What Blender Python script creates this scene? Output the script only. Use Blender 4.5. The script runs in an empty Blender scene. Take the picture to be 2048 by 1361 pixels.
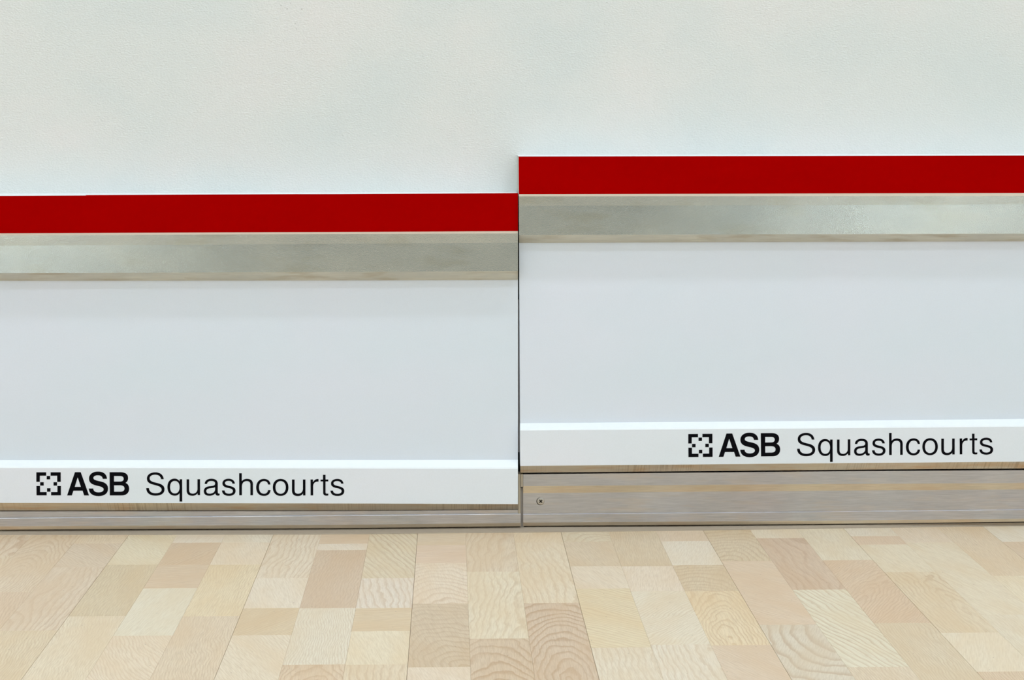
import bpy, math, random
from mathutils import Vector, Matrix

# ------------------------------------------------------------------ camera
F_PX, W_PX, H_PX = 3500.0, 2048.0, 1361.0
CAM_DIST = 2.35                       # camera to the front of the tin, metres
VPX, VPY = 900.0, 208.0               # where the floor seams meet in the photograph
TILT = 0.0035
dy = Vector((VPX - W_PX / 2, H_PX / 2 - VPY, -F_PX)).normalized()
dx = Vector((1.0, TILT, 0.0)); dx.z = -(dx.x * dy.x + dx.y * dy.y) / dy.z; dx.normalize()
dz = dx.cross(dy).normalized()
ROT = Matrix((dx, dy, dz))            # camera axes -> world axes


def ray(px, py):
    return ROT @ Vector((px - W_PX / 2, H_PX / 2 - py, -F_PX))


r0 = ray(1041, 1066)
CAM = Vector((0, -CAM_DIST, -r0.z / r0.y * (CAM_DIST - 0.012)))


def on_y(px, py, y):                  # point of the picture on a vertical plane at depth y
    r = ray(px, py); return CAM + r * ((y - CAM.y) / r.y)


def on_floor(px, py, z=0.0):
    r = ray(px, py); return CAM + r * ((z - CAM.z) / r.z)


scene = bpy.context.scene
C = scene.collection
cam_data = bpy.data.cameras.new('camera')
cam = bpy.data.objects.new('camera', cam_data); C.objects.link(cam)
cam_data.sensor_fit = 'HORIZONTAL'; cam_data.sensor_width = 36.0
cam_data.lens = F_PX / W_PX * 36.0
cam_data.clip_start = 0.05; cam_data.clip_end = 60
M4 = ROT.to_4x4(); M4.translation = CAM
cam.matrix_world = M4
scene.camera = cam

# ------------------------------------------------------------------ light
world = bpy.data.worlds.new('court_world'); scene.world = world
world.use_nodes = True
world.node_tree.nodes['Background'].inputs[0].default_value = (0.8, 0.86, 0.9, 1)
world.node_tree.nodes['Background'].inputs[1].default_value = 0.0
vs = scene.view_settings
scene.display_settings.display_device = 'sRGB'
vs.view_transform = 'Standard'; vs.look = 'None'; vs.exposure = 0.0; vs.gamma = 1.0
vs.use_curve_mapping = False
scene.cycles.max_bounces = 10; scene.cycles.diffuse_bounces = 8
HALF, BACK, CEIL = 3.5, -9.7, 5.6
LAMP = 24.2
for ry in (-1.45, -3.9, -6.4, -8.6):
    for rx in (-2.2, 0.0, 2.2):
        l = bpy.data.lights.new('court_lamp', 'AREA'); l.shape = 'RECTANGLE'
        l.size = 1.5; l.size_y = 0.28
        l.energy = LAMP * (1.35 if ry > -2 else 1.0)
        l.color = (0.905, 0.975, 1.08)
        o = bpy.data.objects.new('court_lamp', l); C.objects.link(o)
        o.location = (rx, ry, CEIL - 0.06)

# ------------------------------------------------------------------ materials


def srgb(r, g, b):
    def f(c):
        c /= 255.0
        return c / 12.92 if c <= 0.04045 else ((c + 0.055) / 1.055) ** 2.4
    return (f(r), f(g), f(b), 1.0)


class NT:
    def __init__(self, name, rough=0.5, metal=0.0, spec=0.5):
        self.m = bpy.data.materials.new(name); self.m.use_nodes = True
        self.t = self.m.node_tree; self.n = self.t.nodes
        self.b = self.n['Principled BSDF']
        self.b.inputs['Roughness'].default_value = rough
        self.b.inputs['Metallic'].default_value = metal
        self.b.inputs['Specular IOR Level'].default_value = spec

    def node(self, kind, **kw):
        o = self.n.new(kind)
        for k, v in kw.items():
            if k in o.bl_rna.properties.keys():
                setattr(o, k, v)
            else:
                self.put(o.inputs[k.replace('_', ' ')], v)
        return o

    def put(self, sock, v):
        if isinstance(v, bpy.types.NodeSocket): self.t.links.new(v, sock)
        else: sock.default_value = v

    def math(self, op, a, b=None, c=None, clamp=False):
        o = self.n.new('ShaderNodeMath'); o.operation = op; o.use_clamp = clamp
        for i, v in enumerate((a, b, c)):
            if v is not None: self.put(o.inputs[i], v)
        return o.outputs[0]

    def pos(self, scale=(1, 1, 1), kind='Object', rot=(0, 0, 0), loc=None):
        tc = self.n.new('ShaderNodeTexCoord')
        mp = self.n.new('ShaderNodeMapping'); self.t.links.new(tc.outputs[kind], mp.inputs[0])
        mp.inputs['Scale'].default_value = scale; mp.inputs['Rotation'].default_value = rot
        if loc is not None: self.put(mp.inputs['Location'], loc)
        return mp.outputs[0]

    def noise(self, vec, scale, detail=3.0, rough=0.55, dist=0.0):
        o = self.n.new('ShaderNodeTexNoise')
        self.put(o.inputs['Vector'], vec); o.inputs['Scale'].default_value = scale
        o.inputs['Detail'].default_value = detail; o.inputs['Roughness'].default_value = rough
        o.inputs['Distortion'].default_value = dist
        return o.outputs['Fac']

    def ramp(self, fac, stops):
        o = self.n.new('ShaderNodeValToRGB'); self.put(o.inputs[0], fac)
        e = o.color_ramp.elements
        while len(e) < len(stops): e.new(0.5)
        for i, (p, c) in enumerate(stops):
            e[i].position = p; e[i].color = c if len(c) == 4 else (*c, 1)
        return o.outputs[0]

    def smooth(self, v, a, b, lo=0.0, hi=1.0):
        o = self.n.new('ShaderNodeMapRange'); o.interpolation_type = 'SMOOTHSTEP'
        self.put(o.inputs[0], v)
        for i, x in enumerate((a, b, lo, hi)): o.inputs[i + 1].default_value = x
        return o.outputs[0]

    def mix(self, fac, a, b, blend='MIX'):
        o = self.n.new('ShaderNodeMix'); o.data_type = 'RGBA'; o.blend_type = blend
        self.put(o.inputs[0], fac); self.put(o.inputs[6], a); self.put(o.inputs[7], b)
        return o.outputs[2]

    def bump(self, h, strength, dist=0.001):
        o = self.n.new('ShaderNodeBump'); self.put(o.inputs['Height'], h)
        o.inputs['Strength'].default_value = strength; o.inputs['Distance'].default_value = dist
        self.t.links.new(o.outputs[0], self.b.inputs['Normal'])

    def color(self, c): self.put(self.b.inputs['Base Color'], c)


def mat_wall():
    k = NT('white_plaster', 0.7, spec=0.25)
    g = k.noise(k.pos((1, 1, 1.6)), 330, 3, 0.6)
    m = k.noise(k.pos((1, 1, 1.4)), 5.0, 4, 0.5)
    m2 = k.noise(k.pos((1, 1, 1), loc=(3, 1, 7)), 2.2, 2, 0.5)
    c = k.ramp(m, [(0.33, (0.695, 0.73, 0.72)), (0.5, (0.74, 0.75, 0.73)), (0.68, (0.78, 0.755, 0.735))])
    c = k.mix(k.smooth(m2, 0.4, 0.65, 0, 0.35), c, (0.70, 0.74, 0.725, 1))
    f = k.smooth(g, 0.36, 0.66)
    c = k.mix(k.math('MULTIPLY', f, 0.06), c, (0.62, 0.63, 0.61, 1))
    # a few small chips in the plaster beside the end of the higher rail
    v = k.node('ShaderNodeTexVoronoi', feature='F1', Scale=90.0); k.put(v.inputs['Vector'], k.pos())
    sp = k.smooth(v.outputs['Distance'], 0.05, 0.12, 1, 0)
    area = k.smooth(k.noise(k.pos(), 3.0, 2), 0.60, 0.68)
    c = k.mix(k.math('MULTIPLY', k.math('MULTIPLY', sp, area), 0.55), c, (0.25, 0.24, 0.22, 1))
    k.color(c); k.bump(g, 0.7, 0.0014)
    return k.m


def mat_panel(name='white_laminate', base=(0.725, 0.775, 0.865), seed=0.0):
    k = NT(name, 0.42, spec=0.4)
    m = k.noise(k.pos((1, 1, 1.8), loc=(seed, 0, 0)), 3.5, 3, 0.5)
    c = k.ramp(m, [(0.3, (base[0] * 0.965, base[1] * 1.0, base[2] * 0.985)), (0.7, (base[0] * 1.015, base[1], base[2] * 1.0))])
    g = k.noise(k.pos(), 500, 2, 0.5)
    c = k.mix(k.smooth(g, 0.35, 0.7, 0, 0.035), c, (0.5, 0.5, 0.5, 1))
    # faint ball marks and scuffs
    s = k.noise(k.pos((1, 1, 0.6), rot=(0, 0.5, 0), loc=(seed, 2, 5)), 26, 3, 0.5)
    sc = k.math('MULTIPLY', k.smooth(s, 0.70, 0.80), 0.10)
    c = k.mix(sc, c, (0.42, 0.44, 0.42, 1))
    k.color(c); k.bump(g, 0.08, 0.0006)
    return k.m


def mat_red():
    k = NT('red_enamel', 0.75, spec=0.0)
    m = k.noise(k.pos((1, 1, 4)), 6, 4)
    k.color(k.ramp(m, [(0.3, (0.35, 0.0004, 0.0004)), (0.7, (0.375, 0.0004, 0.0004))]))
    g = k.noise(k.pos((0.1, 1, 1)), 500, 3); k.bump(g, 0.08, 0.0004)
    return k.m


def mat_band():
    """Dull brushed metal of the upper impact strip, smudged by balls."""
    k = NT('dull_grey_metal', 0.3, metal=0.92)
    m = k.noise(k.pos((1, 1, 2.2)), 7, 4, 0.6)
    g = k.noise(k.pos((1, 1, 1.2)), 700, 3, 0.65)
    c = k.ramp(m, [(0.3, (0.50, 0.51, 0.485)), (0.5, (0.56, 0.565, 0.53)), (0.72, (0.64, 0.63, 0.57))])
    c = k.mix(k.smooth(g, 0.35, 0.65, 0, 0.35), c, (0.42, 0.46, 0.45, 1))
    sm = k.noise(k.pos((1, 1, 3), loc=(2, 0, 4)), 12, 4, 0.6)
    c = k.mix(k.smooth(sm, 0.5, 0.72, 0, 0.5), c, (0.46, 0.445, 0.37, 1))
    k.color(c)
    k.put(k.b.inputs['Roughness'], k.smooth(m, 0.3, 0.7, 0.07, 0.13))
    k.bump(g, 0.30, 0.0004)
    return k.m


def mat_alloy(name, lo, hi, rough=0.3, grain=0.3, stain=(0.62, 0.50, 0.34), amount=0.35, ticks=0.0):
    k = NT(name, rough, metal=0.9)
    m = k.noise(k.pos((1, 1, 5)), 9, 4, 0.6)
    g = k.noise(k.pos((0.035, 1, 1)), 900, 4, 0.6)
    c = k.ramp(m, [(0.3, lo), (0.7, hi)])
    c = k.mix(k.smooth(g, 0.3, 0.7, 0, grain), c, (lo[0] * 0.6, lo[1] * 0.6, lo[2] * 0.6, 1))
    st = k.noise(k.pos((1, 1, 7), loc=(5, 0, 2)), 14, 4, 0.6)
    c = k.mix(k.smooth(st, 0.48, 0.7, 0, amount), c, (*stain, 1))
    if ticks:  # ticks paint the mirrored grain and joints of the floor
        t = k.noise(k.pos((1, 0.02, 0.02)), 750, 2, 0.5)
        t2 = k.noise(k.pos((1, 0.02, 0.02), loc=(9, 0, 0)), 4, 2, 0.5)
        tt = k.math('MULTIPLY', k.smooth(t, 0.5, 0.64), k.smooth(t2, 0.42, 0.62, 0, ticks))
        c = k.mix(tt, c, (0.36, 0.27, 0.16, 1))
    k.color(c); k.bump(g, 0.25, 0.0004)
    return k.m


def mat_plain(name, col, rough=0.5, metal=0.0, emit=0.0, spec=0.5):
    k = NT(name, rough, metal, spec)
    g = k.noise(k.pos(), 120, 3)
    k.color(k.mix(k.smooth(g, 0.3, 0.7, 0, 0.08), (*col, 1), (col[0] * 0.8, col[1] * 0.8, col[2] * 0.8, 1)))
    if emit:
        k.b.inputs['Emission Color'].default_value = (*col, 1); k.b.inputs['Emission Strength'].default_value = emit
    return k.m


def mat_wood():
    """Lacquered ash: growth rings of a log cut by each block, set by properties of the block."""
    k = NT('lacquered_ash', 0.38, spec=0.35)

    def attr(n):
        a = k.n.new('ShaderNodeAttribute'); a.attribute_type = 'OBJECT'; a.attribute_name = n; return a
    tint = attr('tint').outputs['Color']
    log = k.n.new('ShaderNodeSeparateXYZ'); k.put(log.inputs[0], attr('log').outputs['Vector'])     # pith x, pith z, tilt
    cut = k.n.new('ShaderNodeSeparateXYZ'); k.put(cut.inputs[0], attr('cut').outputs['Vector'])     # angle, contrast, ring width (mm)
    rnd = k.n.new('ShaderNodeObjectInfo').outputs['Random']
    tc = k.n.new('ShaderNodeTexCoord').outputs['Object']
    vr = k.n.new('ShaderNodeVectorRotate'); vr.rotation_type = 'Z_AXIS'
    k.put(vr.inputs['Vector'], tc); k.put(vr.inputs['Angle'], cut.outputs[0])
    P = vr.outputs[0]
    off = k.n.new('ShaderNodeCombineXYZ')
    k.put(off.inputs[0], k.math('MULTIPLY', rnd, 37.0)); k.put(off.inputs[2], k.math('MULTIPLY', rnd, 91.0))
    add = k.n.new('ShaderNodeVectorMath'); add.operation = 'ADD'
    k.put(add.inputs[0], P); k.put(add.inputs[1], off.outputs[0])
    Q = add.outputs[0]

    def mapped(s):
        mp = k.n.new('ShaderNodeMapping'); k.put(mp.inputs[0], Q); mp.inputs['Scale'].default_value = s; return mp.outputs[0]
    sx = k.n.new('ShaderNodeSeparateXYZ'); k.put(sx.inputs[0], P)
    x = k.math('SUBTRACT', sx.outputs[0], log.outputs[0])
    z = k.math('MULTIPLY_ADD', sx.outputs[1], log.outputs[2], log.outputs[1])
    r = k.math('SQRT', k.math('ADD', k.math('MULTIPLY', x, x), k.math('MULTIPLY', z, z)))
    w1 = k.noise(mapped((1, 0.45, 1)), 18, 2, 0.5)
    w2 = k.noise(mapped((1, 0.7, 1)), 60, 2, 0.5)
    r = k.math('ADD', r, k.math('MULTIPLY', k.math('SUBTRACT', w1, 0.5), 0.030))
    r = k.math('ADD', r, k.math('MULTIPLY', k.math('SUBTRACT', w2, 0.5), 0.0045))
    w3 = k.noise(mapped((1, 0.5, 1)), 260, 2, 0.6)
    r = k.math('ADD', r, k.math('MULTIPLY', k.math('SUBTRACT', w3, 0.5), 0.0016))
    t = k.math('FRACT', k.math('DIVIDE', k.math('MULTIPLY', r, 1000.0), cut.outputs[2]))
    up = k.smooth(t, 0.30, 0.86); dn = k.smooth(t, 0.88, 1.0, 1, 0)
    ring = k.math('MULTIPLY', k.math('MULTIPLY', up, up), dn)
    fade = k.smooth(k.noise(mapped((1, 0.5, 1)), 9, 2), 0.3, 0.65, 0.45, 1.0)
    amt = k.math('MULTIPLY', k.math('MULTIPLY', ring, fade), cut.outputs[1], clamp=True)
    dark = k.mix(1.0, tint, (0.78, 0.665, 0.56, 1), 'MULTIPLY')
    c = k.mix(amt, tint, dark)
    fib = k.noise(mapped((1, 0.06, 1)), 850, 3, 0.6)
    c = k.mix(k.smooth(fib, 0.35, 0.7, 0, 0.34), c, k.mix(1.0, tint, (0.6, 0.5, 0.4, 1), 'MULTIPLY'))
    cloud = k.noise(mapped((1, 0.35, 1)), 22, 3, 0.5)
    c = k.mix(k.smooth(cloud, 0.35, 0.72, 0, 0.55), c, k.mix(1.0, tint, (0.90, 0.80, 0.68, 1), 'MULTIPLY'))
    v = k.n.new('ShaderNodeTexVoronoi'); k.put(v.inputs['Vector'], Q); v.inputs['Scale'].default_value = 55
    c = k.mix(k.smooth(v.outputs['Distance'], 0.03, 0.055, 0.55, 0), c, (0.22, 0.13, 0.08, 1))
    k.color(c)
    k.bump(fib, 0.05, 0.0003)
    return k.m


def mat_floor_far():
    k = NT('ash_floor_far', 0.4, spec=0.35)
    br = k.n.new('ShaderNodeTexBrick'); k.put(br.inputs['Vector'], k.pos(rot=(0, 0, math.pi / 2)))
    br.inputs['Color1'].default_value = (0.60, 0.49, 0.36, 1); br.inputs['Color2'].default_value = (0.74, 0.67, 0.55, 1)
    br.inputs['Mortar'].default_value = (0.5, 0.4, 0.3, 1); br.inputs['Scale'].default_value = 1
    br.inputs['Mortar Size'].default_value = 0.0004
    br.inputs['Brick Width'].default_value = 0.3; br.inputs['Row Height'].default_value = 0.0632
    k.color(br.outputs['Color'])
    return k.m


M_WALL = mat_wall(); M_PANEL = mat_panel(); M_NAME = mat_panel('white_name_strip', (0.775, 0.815, 0.88), 4.0)
M_RED = mat_red(); M_BAND = mat_band()
M_LIP = mat_alloy('worn_floor_tint_lip', (0.60, 0.56, 0.46), (0.74, 0.68, 0.54), 0.3, 0.25, (0.50, 0.41, 0.27), 0.7)  # warm base colour carries the reflection of the floor
M_LIP2 = mat_alloy('stained_floor_tint_lip', (0.66, 0.60, 0.50), (0.80, 0.71, 0.56), 0.28, 0.2, (0.66, 0.47, 0.28), 0.75, ticks=0.5)  # floor reflection put into the colour, as tint and ticks
M_BASE = mat_alloy('brushed_base_alloy', (0.50, 0.505, 0.545), (0.61, 0.60, 0.62), 0.3, 0.38, (0.62, 0.53, 0.45), 0.35)
M_BEIGE = mat_alloy('floor_tint_worn_alloy', (0.62, 0.56, 0.47), (0.76, 0.69, 0.57), 0.3, 0.3, (0.64, 0.51, 0.38), 0.5)  # base alloy tinted beige to paint the floor's reflection on downward slopes
M_TRIM = mat_plain('white_painted_alloy', (0.81, 0.855, 0.88), 0.35)
M_EDGE = mat_plain('pale_bevel_paint', (0.62, 0.54, 0.42), 0.4)
M_INK = mat_plain('black_vinyl', (0.003, 0.003, 0.005), 0.7, spec=0.05)
M_CAP = mat_plain('rail_end', (0.50, 0.52, 0.47), 0.6)
M_DARK = mat_plain('dark_gap', (0.03, 0.026, 0.02), 0.8)
M_POST = mat_plain('grey_joint_filler', (0.34, 0.31, 0.28), 0.6)
M_TAN = mat_plain('tan_edge', (0.42, 0.36, 0.27), 0.5)
M_COVE = mat_plain('grey_brown_cove', (0.37, 0.31, 0.24), 0.7, spec=0.1)
M_STEEL = mat_plain('screw_steel', (0.55, 0.53, 0.50), 0.3, 1.0)
M_WOOD = mat_wood(); M_FAR = mat_floor_far()
M_WHITE = mat_plain('court_white', (0.78, 0.80, 0.79), 0.8)
M_HALL = mat_plain('hall_grey', (0.42, 0.44, 0.42), 0.7)
M_GLOW = mat_plain('added_glow', (0.85, 0.97, 1.0), 0.5, emit=9.0)  # glow of panels added to throw bright patches onto the metal band

# ------------------------------------------------------------------ helpers


def link(name, me, mat, parent=None, **props):
    o = bpy.data.objects.new(name, me); C.objects.link(o)
    if mat is not None and me is not None: me.materials.append(mat)
    if parent is not None: o.parent = parent
    for k_, v in props.items(): o[k_] = v
    return o


def mesh(name, verts, faces):
    me = bpy.data.meshes.new(name); me.from_pydata([tuple(v) for v in verts], [], faces); me.update()
    return me


def box(name, a, b, mat, parent=None, bevel=0.0, **props):
    (x0, y0, z0), (x1, y1, z1) = a, b
    v = [(x0, y0, z0), (x1, y0, z0), (x1, y1, z0), (x0, y1, z0), (x0, y0, z1), (x1, y0, z1), (x1, y1, z1), (x0, y1, z1)]
    f = [(0, 3, 2, 1), (4, 5, 6, 7), (0, 1, 5, 4), (1, 2, 6, 5), (2, 3, 7, 6), (3, 0, 4, 7)]
    o = link(name, mesh(name, v, f), mat, parent, **props)
    if bevel:
        m = o.modifiers.new('bevel', 'BEVEL'); m.width = bevel; m.segments = 2
    return o


def lerp_at(cols, vals, x):
    if x <= cols[0]: return vals[0] + (vals[1] - vals[0]) / (cols[1] - cols[0]) * (x - cols[0])
    for i in range(len(cols) - 1):
        if x <= cols[i + 1] or i == len(cols) - 2:
            t = (x - cols[i]) / (cols[i + 1] - cols[i]); return vals[i] + (vals[i + 1] - vals[i]) * t


def profile(name, cols, rows, back, mat, parent=None, end=None, far=None, bevel=0.0, steps=7, **props):
    """Long extrusion along the wall.  rows = [(depth, [heights in the photo at cols]), ...] from top to bottom.
    end(y) gives the photo x of the end at the joint; far is the world x of the other end."""
    side = 1 if far > 0 else -1
    xs = [('e', None)]
    c0, c1 = cols[0], cols[-1]
    inner = [c0 + (c1 - c0) * i / steps for i in range(1, steps)] + [c1]
    if side < 0: inner = [c1 + (c0 - c1) * i / steps for i in range(1, steps)] + [c0]
    xs += [('p', x) for x in inner] + [('f', None)]
    verts = []; n = len(rows) + 2
    last = None
    for kind, x in xs:
        pts = []
        for d, hs in rows:
            if kind == 'e':
                xe = end(lerp_at(cols, hs, c0 if side > 0 else c1))
                p = on_y(xe, lerp_at(cols, hs, xe), d)
            elif kind == 'p': p = on_y(x, lerp_at(cols, hs, x), d)
            else: p = Vector((far, d, last[len(pts)].z))
            pts.append(p)
        last = list(pts)
        pts = pts + [Vector((pts[-1].x, back, pts[-1].z)), Vector((pts[0].x, back, pts[0].z))]
        verts += pts
    faces = []
    for i in range(len(xs) - 1):
        for j in range(n):
            a, b = i * n + j, i * n + (j + 1) % n
            f = (a, b, b + n, a + n)
            faces.append(f if side > 0 else f[::-1])
    e0 = tuple(range(n)); e1 = tuple((len(xs) - 1) * n + j for j in range(n))
    faces += [e0[::-1], e1] if side > 0 else [e0, e1[::-1]]
    o = link(name, mesh(name, verts, faces), mat, parent, **props)
    if bevel:
        m = o.modifiers.new('bevel', 'BEVEL'); m.width = bevel; m.segments = 2; m.limit_method = 'ANGLE'
    return o


def patch(name, x0, x1, y0, y1, front, back, mat, parent=None, bevel=0.0, **props):
    """small upright block whose front face covers the given rectangle of the photo"""
    q = [on_y(x0, y0, front), on_y(x1, y0, front), on_y(x1, y1, front), on_y(x0, y1, front)]
    v = q + [Vector((p.x, back, p.z)) for p in q]
    f = [(0, 3, 2, 1), (4, 5, 6, 7), (0, 1, 5, 4), (1, 2, 6, 5), (2, 3, 7, 6), (3, 0, 4, 7)]
    o = link(name, mesh(name, v, f), mat, parent, **props)
    if bevel:
        m = o.modifiers.new('bevel', 'BEVEL'); m.width = bevel; m.segments = 2
    return o


# ------------------------------------------------------------------ the room
WALL_Y = 0.045
box('wall_front', (-HALF, WALL_Y, -0.05), (HALF, WALL_Y + 0.2, CEIL), M_WALL, kind='structure')
box('wall_left', (-HALF - 0.2, BACK, -0.05), (-HALF, WALL_Y + 0.2, CEIL), M_WHITE, kind='structure')
box('wall_right', (HALF, BACK, -0.05), (HALF + 0.2, WALL_Y + 0.2, CEIL), M_WHITE, kind='structure')
box('ceiling', (-HALF - 0.2, BACK - 0.2, CEIL), (HALF + 0.2, WALL_Y + 0.2, CEIL + 0.1), M_WHITE, kind='structure')
# back wall: grey lower part, white above, an added glowing panel at either end
v = []; f = []


def quadbox(x0, x1, z0, z1):
    n = len(v)
    v.extend([(x0, BACK, z0), (x1, BACK, z0), (x1, BACK - 0.2, z0), (x0, BACK - 0.2, z0),
              (x0, BACK, z1), (x1, BACK, z1), (x1, BACK - 0.2, z1), (x0, BACK - 0.2, z1)])
    f.extend([tuple(n + i for i in q) for q in ((0, 3, 2, 1), (4, 5, 6, 7), (0, 1, 5, 4), (1, 2, 6, 5), (2, 3, 7, 6), (3, 0, 4, 7))])


WX0, WX1, WZ0, WZ1 = 2.95, 3.3, 0.25, 1.4
quadbox(-WX0, WX0, -0.05, 2.3); quadbox(-HALF, -WX1, -0.05, 2.3); quadbox(WX1, HALF, -0.05, 2.3)
for s in (-1, 1):
    a, b = sorted((s * WX0, s * WX1)); quadbox(a, b, -0.05, WZ0); quadbox(a, b, WZ1, 2.3)
wb = link('wall_back', mesh('wall_back', v, f), M_HALL, kind='structure')
box('wall_back_upper', (-HALF, BACK - 0.2, 2.3), (HALF, BACK, CEIL), M_WHITE, kind='structure')
for i, s in enumerate((-1, 1)):
    a, b = sorted((s * WX0, s * WX1))
    w = box('glow_panel_%d' % (i + 1), (a, BACK - 0.15, WZ0), (b, BACK - 0.13, WZ1), M_GLOW, kind='structure')
    v2 = []; 
    for (p0, p1, q0, q1) in ((a, b, WZ0, WZ0 + .04), (a, b, WZ1 - .04, WZ1), (a, a + .04, WZ0 + .04, WZ1 - .04), (b - .04, b, WZ0 + .04, WZ1 - .04)):
        box('glow_panel_frame', (p0, BACK - 0.13, q0), (p1, BACK - 0.06, q1), M_WHITE, w)

# ------------------------------------------------------------------ floor
STRIP = None
xa = on_floor(835.2, 1069.2).x; xb = on_floor(1123.2, 1065.4).x
xe_ = on_floor(1966, 1054).x
BOARD = (xe_ - xa) / 4.0; STRIP = BOARD / 3.0
BX0, BX1, BY0 = xa - 22 * STRIP, xa + 23 * STRIP, -1.05


def slab(x0, x1, y0, y1, z1, V, Fc):
    n = len(V); z0 = -0.05
    V.extend([(x0, y0, z0), (x1, y0, z0), (x1, y1, z0), (x0, y1, z0), (x0, y0, z1), (x1, y0, z1), (x1, y1, z1), (x0, y1, z1)])
    Fc.extend([tuple(n + i for i in q) for q in ((0, 3, 2, 1), (4, 5, 6, 7), (0, 1, 5, 4), (1, 2, 6, 5), (2, 3, 7, 6), (3, 0, 4, 7))])


V, Fc = [], []
slab(-HALF, HALF, BACK, BY0, 0.0, V, Fc); slab(-HALF, BX0, BY0, WALL_Y, 0.0, V, Fc); slab(BX1, HALF, BY0, WALL_Y, 0.0, V, Fc)
slab(BX0, BX1, BY0, WALL_Y, -0.006, V, Fc)
floor = link('floor', mesh('floor', V, Fc), M_FAR, kind='structure')

K = {  # tints of the ash blocks
    'W': (229, 217, 199), 'C': (227, 212, 187), 'Y': (227, 207, 171), 'T': (213, 189, 158), 'P': (218, 198, 172),
    'D': (203, 176, 150), 'G': (214, 202, 182), 'B': (220, 201, 172)}
# per strip: joints in the photograph (picture height at which a block ends), tint, grain
# grain: s straight, c cathedral, w wavy wide rings, d diagonal, a arcs, v strong V, n nearly plain
STRIPS = {
    -11: [(1100, 'P', 'w'), (1170, 'C', 's'), (1290, 'T', 's')],
    -10: [(1125, 'C', 'w'), (1200, 'P', 's'), (1330, 'T', 's')],
    -9: [(1112, 'P', 'w'), (1185, 'P', 'c'), (1262, 'T', 's'), (1390, 'B', 's')],
    -8: [(1185, 'P', 'c'), (1262, 'T', 's'), (1400, 'B', 's')],
    -7: [(1087, 'B', 's'), (1135, 'P', 'd'), (1262, 'P', 'w'), (1370, 'B', 's')],
    -6: [(1130, 'C', 'd'), (1233, 'T', 's'), (1400, 'C', 's')],
    -5: [(1086, 'W', 'n'), (1130, 'T', 't'), (1177, 'T', 'h'), (1272, 'W', 'n'), (1390, 'C', 'd')],
    -4: [(1086, 'W', 'n'), (1130, 'C', 'n'), (1233, 'Y', 's'), (1400, 'B', 's')],
    -3: [(1157, 'C', 'w'), (1217, 'W', 'n'), (1271, 'T', 'd'), (1380, 'C', 'd')],
    -2: [(1088, 'T', 'h'), (1101, 'W', 'n'), (1217, 'D', 's'), (1330, 'W', 's'), (1430, 'T', 'c')],
    -1: [(1157, 'P', 'R'), (1217, 'W', 'w'), (1263, 'T', 'h'), (1330, 'C', 'n'), (1430, 'B', 'w')],
    0: [(1091, 'B', 'h'), (1127, 'P', 'h'), (1208, 'C', 'a'), (1335, 'D', 'a'), (1430, 'C', 'n')],
    1: [(1144, 'P', 'w'), (1278, 'C', 'w'), (1400, 'D', 'v')],
    2: [(1085, 'Y', 'n'), (1207, 'C', 'w'), (1410, 'D', 'v')],
    3: [(1084, 'B', 'a'), (1133, 'T', 'n'), (1178, 'C', 'n'), (1296, 'Y', 'r'), (1430, 'C', 'w')],
    4: [(1133, 'T', 's'), (1183, 'C', 'n'), (1290, 'W', 'd'), (1430, 'W', 'w')],
    5: [(1083, 'B', 'n'), (1131, 'W', 'n'), (1183, 'T', 'a'), (1291, 'Y', 'c'), (1430, 'P', 'd')],
    6: [(1123, 'T', 'a'), (1250, 'P', 'q'), (1430, 'G', 'A')],
    7: [(1077, 'C', 'n'), (1180, 'D', 'w'), (1335, 'W', 'R'), (1430, 'B', 's')],
    8: [(1121, 'C', 'n'), (1247, 'T', 'o'), (1430, 'P', 's')],
    9: [(1073, 'W', 'n'), (1090, 'P', 's'), (1145, 'C', 'n'), (1266, 'B', 'k'), (1344, 'W', 'n'), (1450, 'T', 's')],
    10: [(1086, 'C', 's'), (1230, 'C', 'n'), (1340, 'C', 's')],
    11: [(1152, 'P', 's'), (1330, 'C', 's')],
    12: [(1084, 'W', 'n'), (1200, 'T', 's')],
    13: [(1110, 'B', 's'), (1230, 'W', 'n')],
}
rng = random.Random(7)


def grain(g):
    """-> log (pith x, pith z, tilt), cut (angle, contrast, ring mm)"""
    u = rng.uniform
    if g == 's': return (u(.12, .25) * rng.choice((-1, 1)), u(.02, .05), u(-.05, .05)), (u(-.06, .06), u(.35, .6), u(2.6, 3.6))
    if g == 'c': return (u(-.01, .01), .02, u(.14, .2)), (u(-.05, .05), .75, 4.0)
    if g == 'v': return (u(-.006, .006), .03, .30), (0, 1.0, 6.5)
    if g == 'w': return (u(.03, .06) * rng.choice((-1, 1)), .03, u(-.05, .05)), (u(-.1, .1), u(.6, .8), u(6, 9))
    if g == 'd': return (.2, .03, 0.0), (u(.35, .7) * rng.choice((-1, 1)), u(.4, .6), 4.0)
    if g == 'r': return (.22, .03, 0.0), (-.85, .75, 6.5)
    if g == 'R': return (.22, .03, 0.0), (-.3, .9, 8.0)
    if g == 't': return (.24, .03, 0.0), (.5, .65, 4.5)
    if g == 'q': return (.22, .03, 0.0), (-u(.7, .9), .5, 4.5)
    if g == 'h': return (.25, .03, 0.0), (1.45, .6, 5.0)
    if g == 'a': return (0.0, .06, .42), (u(-.4, .4), .75, 7.0)
    if g == 'A': return (0.03, .08, -.5), (.3, .85, 14.0)
    if g == 'o': return (0.0, .012, .12), (.5, .7, 3.6)
    if g == 'k': return (.02, .01, .05), (-.05, .7, 5.0)
    return (.3, .05, 0.0), (u(-.3, .3), u(.06, .18), 4.5)


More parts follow.
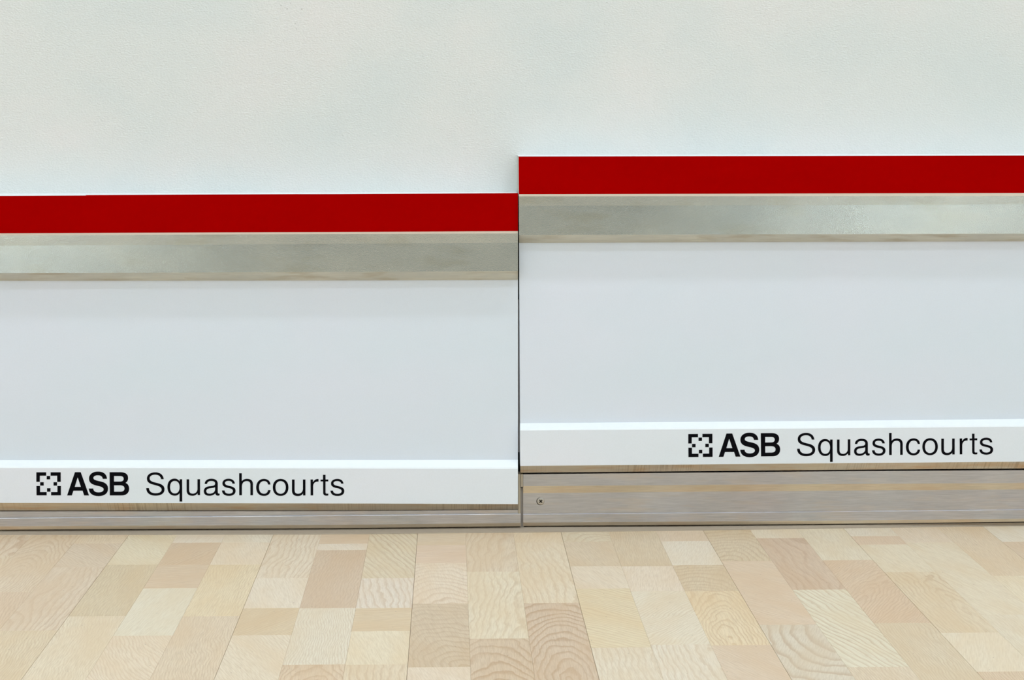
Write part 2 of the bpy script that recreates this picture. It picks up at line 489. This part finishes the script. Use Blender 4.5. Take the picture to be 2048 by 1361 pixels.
n_blocks = 0
for s in range(-22, 23):
    x0 = xa + s * STRIP; x1 = x0 + STRIP
    cuts = []
    spec = STRIPS.get(s)
    if spec:
        for jy, tint, g in spec:
            px = 900 + ((835 + s * 94.25 + 47) - 900) * (jy - 208) / 860.0
            cuts.append((on_floor(px, jy).y, tint, g))
    y = 0.0 if not cuts else cuts[-1][0]
    while y > BY0 + 0.05:
        y = max(BY0, y - rng.uniform(.16, .30))
        if y < BY0 + 0.08: y = BY0
        cuts.append((y, rng.choice('WCCYTPBBG'), rng.choice('sswcdn')))
    top = WALL_Y - 0.002
    for yb, tint, g in cuts:
        ga = 0.00017 if s % 3 == 0 else 0.00004
        gb = 0.00017 if s % 3 == 2 else 0.00004
        yb = max(yb, BY0)
        if top - yb < 0.01: continue
        cx, cy = (x0 + x1) / 2, (top + yb) / 2
        hx0, hx1, hy = x0 + ga - cx, x1 - gb - cx, (top - yb) / 2 - 0.0001
        lift = rng.uniform(-0.00010, 0.0); c = 0.00015
        vv = [(hx0, -hy, -.006), (hx1, -hy, -.006), (hx1, hy, -.006), (hx0, hy, -.006),
              (hx0, -hy, -c), (hx1, -hy, -c), (hx1, hy, -c), (hx0, hy, -c),
              (hx0 + c, -hy + c, 0), (hx1 - c, -hy + c, 0), (hx1 - c, hy - c, 0), (hx0 + c, hy - c, 0)]
        ff = [(0, 3, 2, 1), (8, 9, 10, 11)]
        for a in range(4):
            b = (a + 1) % 4; ff += [(a, b, b + 4, a + 4), (a + 4, b + 4, b + 8, a + 8)]
        me = mesh('wood_block', vv, ff); me.materials.append(M_WOOD)
        o = bpy.data.objects.new('wood_block', me); C.objects.link(o); o.parent = floor
        o.location = (cx, cy, lift)
        t = [2 + 0.66 * q + 0.34 * m_ + rng.uniform(-2, 2) for q, m_ in zip(K[tint], (227, 211, 184))]
        t = srgb(*t)
        lg, ct = grain(g)
        o['tint'] = [q * 0.98 for q in t[:3]]; o['log'] = list(lg); o['cut'] = list(ct)
        n_blocks += 1
        top = yb
print('blocks', n_blocks)

# ------------------------------------------------------------------ tin boards
LC = [0, 700, 1036]          # photo columns where the left board was measured
RC = [1038, 1690, 2048]      # and the right board


def endL(y): return 1035.8


def endR(y): return 1037.2 + (y - 315) * 0.0055


def empty(name, loc, label, cat, group=None):
    o = bpy.data.objects.new(name, None); C.objects.link(o); o.location = loc
    o.empty_display_size = 0.05
    o['label'] = label; o['category'] = cat
    if group: o['group'] = group
    return o


def lin(a, b, cols):          # straight edge between the first and the last column
    return [a + (b - a) * (c - cols[0]) / (cols[-1] - cols[0]) for c in cols]


Y_RED, Y_BAND, Y_PANEL, Y_NAME = -0.0125, -0.0165, 0.0, -0.0105


def make_tin(cols, end, far, top, redtop, redbot, bevel, midb, lipt, lipb, trimt, trimb, namb, lip2, label):
    root = empty('tin_board', (0.35 if far > 0 else -0.35, 0.0, 0.0), label, 'squash tin', 'tin boards along the front wall')
    r = root
    inv = Matrix.Translation(-Vector(root.location))

    def P(*a, **k):
        o = profile(*a, parent=r, end=end, far=far, **k); o.data.transform(inv); return o
    # white top rail: its top face runs back to the plaster
    rail = profile_top(cols, end, far, top, redtop, redbot, r); rail.data.transform(inv)
    P('red_line', cols, [(Y_RED, redtop), (Y_RED, redbot)], -0.004, M_RED, label='painted red line')
    P('bevel_edge', cols, [(Y_RED, redbot), (Y_BAND, bevel)], 0.0, M_EDGE)
    P('metal_band', cols, [(Y_BAND, bevel), (Y_BAND + 0.0001, midb), (Y_BAND - 0.0012, lipt)], 0.01, M_BAND, label='dull grey brushed metal band')
    P('lower_lip', cols, [(Y_BAND - 0.0012, lipt), (Y_PANEL - 0.001, lipb)], 0.01, M_LIP, label='worn lip under the metal band with the floor reflection in its colour')
    P('panel', cols, [(Y_PANEL, [q - 6 for q in lipb]), (Y_PANEL, [q + 5 for q in trimt])], 0.018, M_PANEL, label='smooth white panel')
    P('ledge_trim', cols, [(Y_PANEL - 0.0004, trimt), (Y_NAME + 0.001, [a * 0.18 + b * 0.82 for a, b in zip(trimt, trimb)]), (Y_NAME, trimb)], 0.012, M_TRIM, label='bright white sloping ledge')
    nb = P('name_strip', cols, [(Y_NAME, trimb), (Y_NAME, namb)], 0.012, M_NAME, label='white strip with black lettering')
    P('bottom_lip', cols, [(Y_NAME, namb), (-0.0005, lip2)], 0.012, M_LIP2, label='stained lip below the lettering with the floor reflection in its colour')
    return root, nb


def profile_top(cols, end, far, top, redtop, redbot, parent):
    """the rail body: a flat top from the wall to the front, then a hidden core behind the red line"""
    side = 1 if far > 0 else -1
    c0, c1 = cols[0], cols[-1]
    xs = [c0 + (c1 - c0) * i / 6 for i in range(7)]
    if side < 0: xs = xs[::-1]
    secs = []
    for i, x in enumerate(xs + ['far']):
        if x == 'far':
            s2 = [Vector((far, p.y, p.z)) for p in secs[-1]]
        else:
            xx = end(315) if i == 0 else x
            ft = on_y(xx, lerp_at(cols, redtop, xx), Y_RED)
            bt = on_y(xx, lerp_at(cols, top, xx), WALL_Y - 0.001)
            fb = on_y(xx, lerp_at(cols, redbot, xx), Y_RED)
            X = ft.x
            s2 = [Vector((X, WALL_Y, bt.z)), Vector((X, Y_RED + 0.0004, ft.z)), Vector((X, Y_RED + 0.0004, fb.z)), Vector((X, WALL_Y, fb.z))]
        secs.append(s2)
    V = [p for s2 in secs for p in s2]; F = []
    for i in range(len(secs) - 1):
        for j in range(4):
            a, b = i * 4 + j, i * 4 + (j + 1) % 4; q = (a, b, b + 4, a + 4)
            F.append(q if side > 0 else q[::-1])
    e0 = (0, 1, 2, 3); e1 = tuple((len(secs) - 1) * 4 + j for j in range(4))
    F += [e0[::-1], e1] if side > 0 else [e0, e1[::-1]]
    o = link('top_rail', mesh('top_rail', V, F), M_TRIM, parent, label='thin white top edge')
    o.data.materials.append(M_CAP); o.data.polygons[len(F) - 2].material_index = 1
    return o


left, nameL = make_tin(
    LC, endL, -HALF,
    top=[387.5, 385.0, 383.6], redtop=[392.0, 388.6, 387.2], redbot=[467.0, 464.4, 462.5], bevel=[471.0, 468.6, 467.0],
    midb=[492, 488, 485.5], lipt=[546.5, 544.3, 542.3], lipb=[562.0, 561.2, 560.0],
    trimt=[921.2, 920.9, 920.6], trimb=[936.5, 937.6, 938.6], namb=[1006.5, 1007.6, 1009.0], lip2=[1022.0, 1021.8, 1019.6],
    label='left tin board whose red line sits lower, reaching the left edge of the photo')
right, nameR = make_tin(
    RC, endR, HALF,
    top=[310.0, 308.6, 307.8], redtop=[313.2, 312.0, 311.2], redbot=[388.6, 387.2, 386.5], bevel=[393.0, 392.3, 392.0],
    midb=[412.0, 410.5, 409.0], lipt=[470.3, 468.7, 467.6], lipb=[485.9, 484.0, 482.9],
    trimt=[847.2, 842.2, 838.6], trimb=[861.6, 857.0, 853.9], namb=[932.6, 926.9, 924.0], lip2=[946.2, 940.2, 937.5],
    label='right tin board whose red line sits higher, reaching the right edge of the photo')

# ------------------------------------------------------------------ lettering
GL = [
    ('letter', 65, 935, 10.24, ['M708 580 L868 103 L988 103 L1158 580 L1058 580 L1025 482 L838 482 L806 580 Z', 'M925 210 L990 403 L866 403 Z']),
    ('letter', 65, 935, 10.24, ['M1527 240 C1520 140 1450 90 1340 90 C1225 90 1156 150 1156 235 C1156 310 1205 350 1290 372 C1370 393 1456 405 1456 455 C1456 495 1412 516 1352 516 C1285 516 1246 490 1244 437 L1153 437 C1155 535 1230 594 1352 594 C1475 594 1548 535 1548 440 C1548 370 1505 322 1425 300 C1340 277 1247 270 1247 222 C1247 188 1285 167 1338 167 C1398 167 1432 192 1438 240 Z']),
    ('letter', 65, 935, 10.24, ['M1578 103 L1800 103 C1900 103 1958 140 1958 220 C1958 270 1940 300 1905 322 C1955 340 1980 385 1980 440 C1980 530 1920 580 1815 580 L1583 580 Z',
                                'M1670 182 L1785 182 C1840 182 1866 200 1866 238 C1866 276 1840 295 1790 295 L1670 295 Z',
                                'M1670 372 L1790 372 C1850 372 1884 395 1884 437 C1884 480 1855 503 1795 503 L1672 503 Z']),
    ('letter', 285, 940, 14.63, ['M622 278 C608 150 515 78 375 78 C225 78 128 150 128 260 C128 350 180 400 300 435 C420 468 560 490 560 585 C560 650 490 690 385 690 C265 690 195 640 188 540 L108 540 C112 685 215 762 385 762 C545 762 645 690 645 580 C645 480 580 430 460 398 C340 367 208 350 208 255 C208 190 275 148 370 148 C470 148 532 195 542 278 Z']),
    ('letter', 285, 940, 14.63, ['M1085 280 L1160 280 L1163 935 L1083 935 L1083 690 C1050 740 1005 762 945 762 C815 762 728 665 728 510 C728 355 810 262 935 262 C1000 262 1050 290 1085 340 Z',
                                 'M945 330 C855 330 806 400 806 512 C806 625 858 697 945 697 C1035 697 1085 625 1085 512 C1085 400 1035 330 945 330 Z']),
    ('letter', 285, 940, 14.63, ['M1290 282 L1365 282 L1365 590 C1365 665 1400 703 1470 703 C1555 703 1608 645 1608 560 L1608 280 L1684 280 L1684 745 L1612 745 L1612 690 C1575 742 1525 765 1462 765 C1350 765 1290 708 1290 610 Z']),
    ('letter', 400, 940, 14.63, ['M135 418 C140 320 215 265 335 265 C455 265 520 320 520 410 L520 640 C520 680 532 700 555 700 L575 698 L575 750 C560 758 545 762 525 762 C480 762 455 740 448 695 C405 740 345 765 270 765 C170 765 110 715 110 632 C110 555 155 508 245 490 C340 475 440 480 440 415 L440 400 C440 355 400 332 330 332 C255 332 215 360 207 418 Z',
                                 'M440 515 C400 535 345 538 285 548 C215 560 185 585 185 630 C185 675 218 703 280 703 C375 703 440 650 440 580 Z']),
    ('letter', 400, 940, 14.63, ['M1022 410 C1012 318 945 265 835 265 C725 265 655 320 655 400 C655 475 705 508 800 532 C895 553 962 562 962 628 C962 675 918 703 848 703 C765 703 725 672 720 608 L642 608 C646 710 720 768 848 768 C965 768 1042 712 1042 620 C1042 540 985 505 890 482 C800 460 730 450 730 392 C730 352 770 330 838 330 C905 330 940 355 948 410 Z']),
    ('letter', 400, 940, 14.63, ['M1145 105 L1222 105 L1222 335 C1260 290 1315 268 1375 268 C1490 268 1550 325 1550 430 L1550 750 L1474 750 L1474 440 C1474 372 1440 335 1370 335 C1280 335 1226 395 1226 490 L1226 750 L1148 750 Z']),
    ('letter', 500, 940, 19.44, ['M795 580 C785 440 690 358 540 358 C360 358 240 490 240 695 C240 900 360 1022 540 1022 C690 1022 790 940 800 795 L702 795 C692 885 630 938 545 938 C425 938 350 845 350 690 C350 540 425 445 545 445 C630 445 690 490 702 580 Z']),
    ('letter', 500, 940, 19.44, ['M1190 358 C1005 358 885 485 885 690 C885 895 1005 1022 1190 1022 C1378 1022 1496 895 1496 690 C1496 485 1375 358 1190 358 Z',
                                 'M1190 445 C1070 445 990 540 990 690 C990 845 1070 938 1190 938 C1312 938 1390 845 1390 690 C1390 540 1312 445 1190 445 Z']),
    ('letter', 580, 940, 17.07, ['M66 335 L157 335 L157 690 C157 780 195 822 275 822 C375 822 440 755 440 655 L440 335 L528 335 L528 880 L445 880 L445 815 C405 875 345 902 265 902 C135 902 66 835 66 715 Z']),
    ('letter', 580, 940, 17.07, ['M700 335 L785 335 L785 430 C825 355 880 318 945 318 L975 320 L975 408 L945 408 C850 408 790 470 790 575 L790 880 L703 880 Z']),
    ('letter', 580, 940, 17.07, ['M1125 175 L1213 175 L1213 335 L1308 335 L1308 402 L1213 402 L1213 770 C1213 808 1225 820 1260 820 L1310 818 L1310 880 C1290 886 1270 888 1245 888 C1160 888 1130 850 1130 770 L1130 402 L1042 402 L1042 340 L1125 340 Z']),
    ('letter', 580, 940, 17.07, ['M1828 478 C1815 375 1740 315 1615 315 C1490 315 1398 378 1398 470 C1398 560 1460 598 1560 622 C1670 648 1760 655 1760 735 C1760 790 1705 825 1625 825 C1530 825 1475 790 1468 715 L1380 715 C1385 835 1475 900 1625 900 C1765 900 1855 835 1855 730 C1855 640 1790 598 1680 570 C1570 543 1485 530 1485 465 C1485 415 1535 390 1612 390 C1690 390 1735 420 1745 478 Z']),
    ('emblem', 65, 935, 10.24, ['M78 105 L280 105 L280 175 L150 175 L150 300 L78 300 Z', 'M370 105 L578 105 L578 300 L505 300 L505 175 L370 175 Z',
                                'M80 385 L155 385 L155 510 L290 510 L290 578 L82 578 Z', 'M510 385 L582 385 L582 578 L380 578 L380 510 L510 510 Z',
                                'M290 180 L362 180 L362 250 L290 250 Z', 'M156 308 L230 308 L230 378 L156 378 Z',
                                'M430 308 L503 308 L503 378 L430 378 Z', 'M297 432 L369 432 L369 503 L297 503 Z']),
]


def contour(path):
    tok = path.replace('M', ' M ').replace('L', ' L ').replace('C', ' C ').replace('Z', ' Z ').split()
    pts = []; i = 0
    while i < len(tok):
        c = tok[i]
        if c in 'ML': pts.append((float(tok[i + 1]), float(tok[i + 2]))); i += 3
        elif c == 'C':
            q = [float(t) for t in tok[i + 1:i + 7]]; p0 = pts[-1]
            for k_ in range(1, 9):
                t = k_ / 8; u = 1 - t
                pts.append(tuple(u**3 * p0[j] + 3 * u * u * t * q[j] + 3 * u * t * t * q[2 + j] + t**3 * q[4 + j] for j in (0, 1)))
            i += 7
        else: i += 1
    if abs(pts[0][0] - pts[-1][0]) + abs(pts[0][1] - pts[-1][1]) < 1e-6: pts.pop()
    return pts


def lettering(parent, shift):
    yf = Y_NAME - 0.0001
    root = parent.parent
    for kind, ox, oy, sc, paths in GL:
        cu = bpy.data.curves.new(kind, 'CURVE'); cu.dimensions = '2D'; cu.fill_mode = 'BOTH'; cu.extrude = 0.00005
        pts3 = []
        for p in paths:
            W = []
            for (a, b) in contour(p):
                px, py = shift(ox + a / sc, oy + b / sc)
                W.append(on_y(px, py, yf))
            pts3.append(W)
        cx = sum(w.x for w in pts3[0]) / len(pts3[0]); cz = sum(w.z for w in pts3[0]) / len(pts3[0])
        for W in pts3:
            sp = cu.splines.new('POLY'); sp.points.add(len(W) - 1); sp.use_cyclic_u = True
            for q, w in zip(sp.points, W): q.co = (w.x - cx, w.z - cz, 0, 1)
        tmp = bpy.data.objects.new('tmp', cu)
        me = bpy.data.meshes.new_from_object(tmp)
        bpy.data.objects.remove(tmp); bpy.data.curves.remove(cu)
        me.name = kind; me.materials.clear()
        o = link(kind, me, M_INK, parent, label='black letter' if kind == 'letter' else 'black square emblem of corner brackets')
        o.rotation_euler = (math.pi / 2, 0, 0)
        o.location = (cx - root.location.x, yf, cz)


lettering(nameL, lambda x, y: (x, y))
lettering(nameR, lambda x, y: (1376.5 + 0.9898 * (x - 72.6), y - 76.6 - (x - 72.6) * 0.0099))

# ------------------------------------------------------------------ base profiles
bl = empty('base_profile', (-0.35, 0, 0), 'low metal base profile under the left board, only thin strips showing', 'base profile', 'metal base profiles on the floor')
br_ = empty('base_profile', (0.35, 0, 0), 'tall metal base profile under the right board with one screw', 'base profile', 'metal base profiles on the floor')
DARK_Y = 0.012


def PB(root, *a, **k):
    o = profile(*a, parent=root, **k); o.data.transform(Matrix.Translation(-Vector(root.location))); return o


def e1041(y): return 1041.3


def e1046(y): return 1046.4


PB(bl, 'upper_plate', LC, [(0.001, [1023.4, 1022.9, 1020.4]), (0.001, [1037.3, 1031.7, 1028.6])], 0.02, M_BASE, end=endL, far=-HALF)
PB(bl, 'lower_plate', LC, [(-0.001, [1037.3, 1031.7, 1028.6]), (-0.0013, [1038.0, 1032.4, 1029.3]), (-0.0013, [1053.5, 1050.3, 1046.8])], 0.02, M_BASE, end=e1041, far=-HALF)
PB(bl, 'beige_edge', LC, [(-0.0013, [1053.5, 1050.3, 1046.8]), (0.0002, [1060.3, 1057, 1053.2])], 0.02, M_BEIGE, end=e1041, far=-HALF, label='beige lower edge with the floor reflection in its colour')
PB(br_, 'upper_plate', RC, [(0.0036, [948.2, 942.0, 939.8]), (0.001, [949.4, 943.2, 941.0]), (0.001, [973, 968.5, 966.8])], 0.02, M_BASE, end=e1046, far=HALF)
PB(br_, 'beige_band', RC, [(0.001, [973, 968.5, 966.8]), (0.0032, [987.0, 981.8, 979.7])], 0.02, M_BEIGE, end=e1046, far=HALF, label='beige step along the plate with the floor reflection in its colour')
PB(br_, 'middle_plate', RC, [(0.0032, [987.0, 981.8, 979.7]), (0.0032, [1028.4, 1023.0, 1019.0])], 0.02, M_BASE, end=e1046, far=HALF)
PB(br_, 'lower_plate', RC, [(0.0032, [1028.6, 1023.2, 1019.2]), (0.0018, [1029.9, 1024.5, 1020.6]), (0.0018, [1046, 1042, 1038])], 0.02, M_BASE, end=e1046, far=HALF)
PB(br_, 'beige_edge', RC, [(0.0018, [1046, 1042, 1038]), (0.0034, [1052.7, 1048.5, 1044.0])], 0.02, M_BEIGE, end=e1046, far=HALF, label='beige lower edge with the floor reflection in its colour')



def rel(o):
    o.data.transform(Matrix.Translation(-Vector(o.parent.location))); return o


# pieces in the vertical joint
rel(patch('joint_filler', 1033, 1044, 600, 905, 0.010, 0.018, M_POST, right))
rel(patch('edge_strip', 1036.4, 1040.9, 949, 1029, 0.0005, 0.018, M_TAN, bl, label='tan vertical edge strip'))
rel(patch('edge_strip', 1041.6, 1046.0, 949, 974.5, 0.001, 0.018, M_TAN, br_, label='short tan edge piece'))
rel(patch('edge_strip', 1040.5, 1047.5, 976, 1056, 0.006, 0.018, M_POST, br_, label='grey filler in the joint'))
# dark core behind the profiles and the joint
box('joint_core', (-HALF, 0.022, 0.004), (HALF, WALL_Y - 0.001, on_y(1041, 470, .03).z), M_DARK, kind='structure')

# screw
sc_c = on_y(1081.5, 1003, 0.0032)
R = 0.0052; N = 28
V = [(0, -0.0009, 0)]; F = []
for rr, dd in ((R * 0.6, -0.0009), (R * 0.9, -0.0006), (R, 0.0), (R, 0.003)):
    for i in range(N):
        a = 2 * math.pi * i / N; V.append((rr * math.cos(a), dd, rr * math.sin(a)))
for i in range(N): F.append((0, 1 + i, 1 + (i + 1) % N))
for q in range(3):
    for i in range(N):
        a = 1 + q * N + i; b = 1 + q * N + (i + 1) % N; F.append((a, a + N, b + N, b))
sw = link('screw', mesh('screw', V, F), M_STEEL, br_, label='round cross-head screw')
sw.location = sc_c - Vector(br_.location)
V = []; F = []
for ang in (0.75, 0.75 + math.pi / 2):
    for sgn in (0,):
        ca, sa = math.cos(ang), math.sin(ang); L, w = 0.0027, 0.0008
        n = len(V)
        for d in (-0.00105, 0.0005):
            for (p, q) in ((-L, -w), (L, -w), (L, w), (-L, w)): V.append((p * ca - q * sa, d, p * sa + q * ca))
        F += [tuple(n + i for i in q) for q in ((0, 1, 2, 3), (7, 6, 5, 4), (0, 4, 5, 1), (1, 5, 6, 2), (2, 6, 7, 3), (3, 7, 4, 0))]
link('cross_slot', mesh('cross_slot', V, F), M_DARK, sw)
# dark countersink ring
V = []; F = []
for rr, ox in ((R * 0.9, 0.0), (R * 1.06, -0.0005)):
    for d in (-0.0001,):
        for i in range(N):
            a = 2 * math.pi * i / N; V.append((rr * math.cos(a) + ox, d, rr * math.sin(a) + ox * 0.4))
for i in range(N): F.append((i, (i + 1) % N, N + (i + 1) % N, N + i))
link('countersink', mesh('countersink', V, F), M_DARK, sw)

# cove strip on the floor in front of the base
CC = [0, 350, 700, 1036, 1350, 1690, 2048]
ED = [1071, 1070.7, 1069.4, 1066.0, 1062.5, 1057.4, 1052.6]
TP = [1062.4, 1060.8, 1059.2, 1055.6, 1054.6, 1051.0, 1046.6]
secs = []
for x, e, t_ in zip(CC, ED, TP):
    f0 = on_floor(x, e, 0.0); b = on_y(x, t_, 0.003)
    secs.append([Vector((f0.x, f0.y, 0.0)), Vector((f0.x, f0.y + 0.0008, 0.0016)), Vector((b.x, b.y, max(b.z, 0.003))), Vector((b.x, 0.021, max(b.z, 0.003))), Vector((b.x, 0.021, 0.0))])
secs.insert(0, [Vector((-HALF, p.y, p.z)) for p in secs[0]]); secs.append([Vector((HALF, p.y, p.z)) for p in secs[-1]])
V = [p for s in secs for p in s]; F = []
for i in range(len(secs) - 1):
    for j in range(5):
        a, b = i * 5 + j, i * 5 + (j + 1) % 5; F.append((a, a + 5, b + 5, b))
F += [(0, 1, 2, 3, 4), tuple((len(secs) - 1) * 5 + j for j in (4, 3, 2, 1, 0))]
link('baseboard_front', mesh('baseboard_front', V, F), M_COVE, kind='structure')
print('cam', CAM, 'board', BOARD, 'edge y', on_floor(0, 1071).y, on_floor(2048, 1052.6).y, 'near', on_floor(1024, 1361).y,
      'base z', on_y(1100, 1052.7, 0).z, on_y(0, 1060, 0).z, on_y(2000, 1044, 0).z, 'ht', on_y(1100, 313, -.0125).z, on_y(900, 387, -.0125).z)
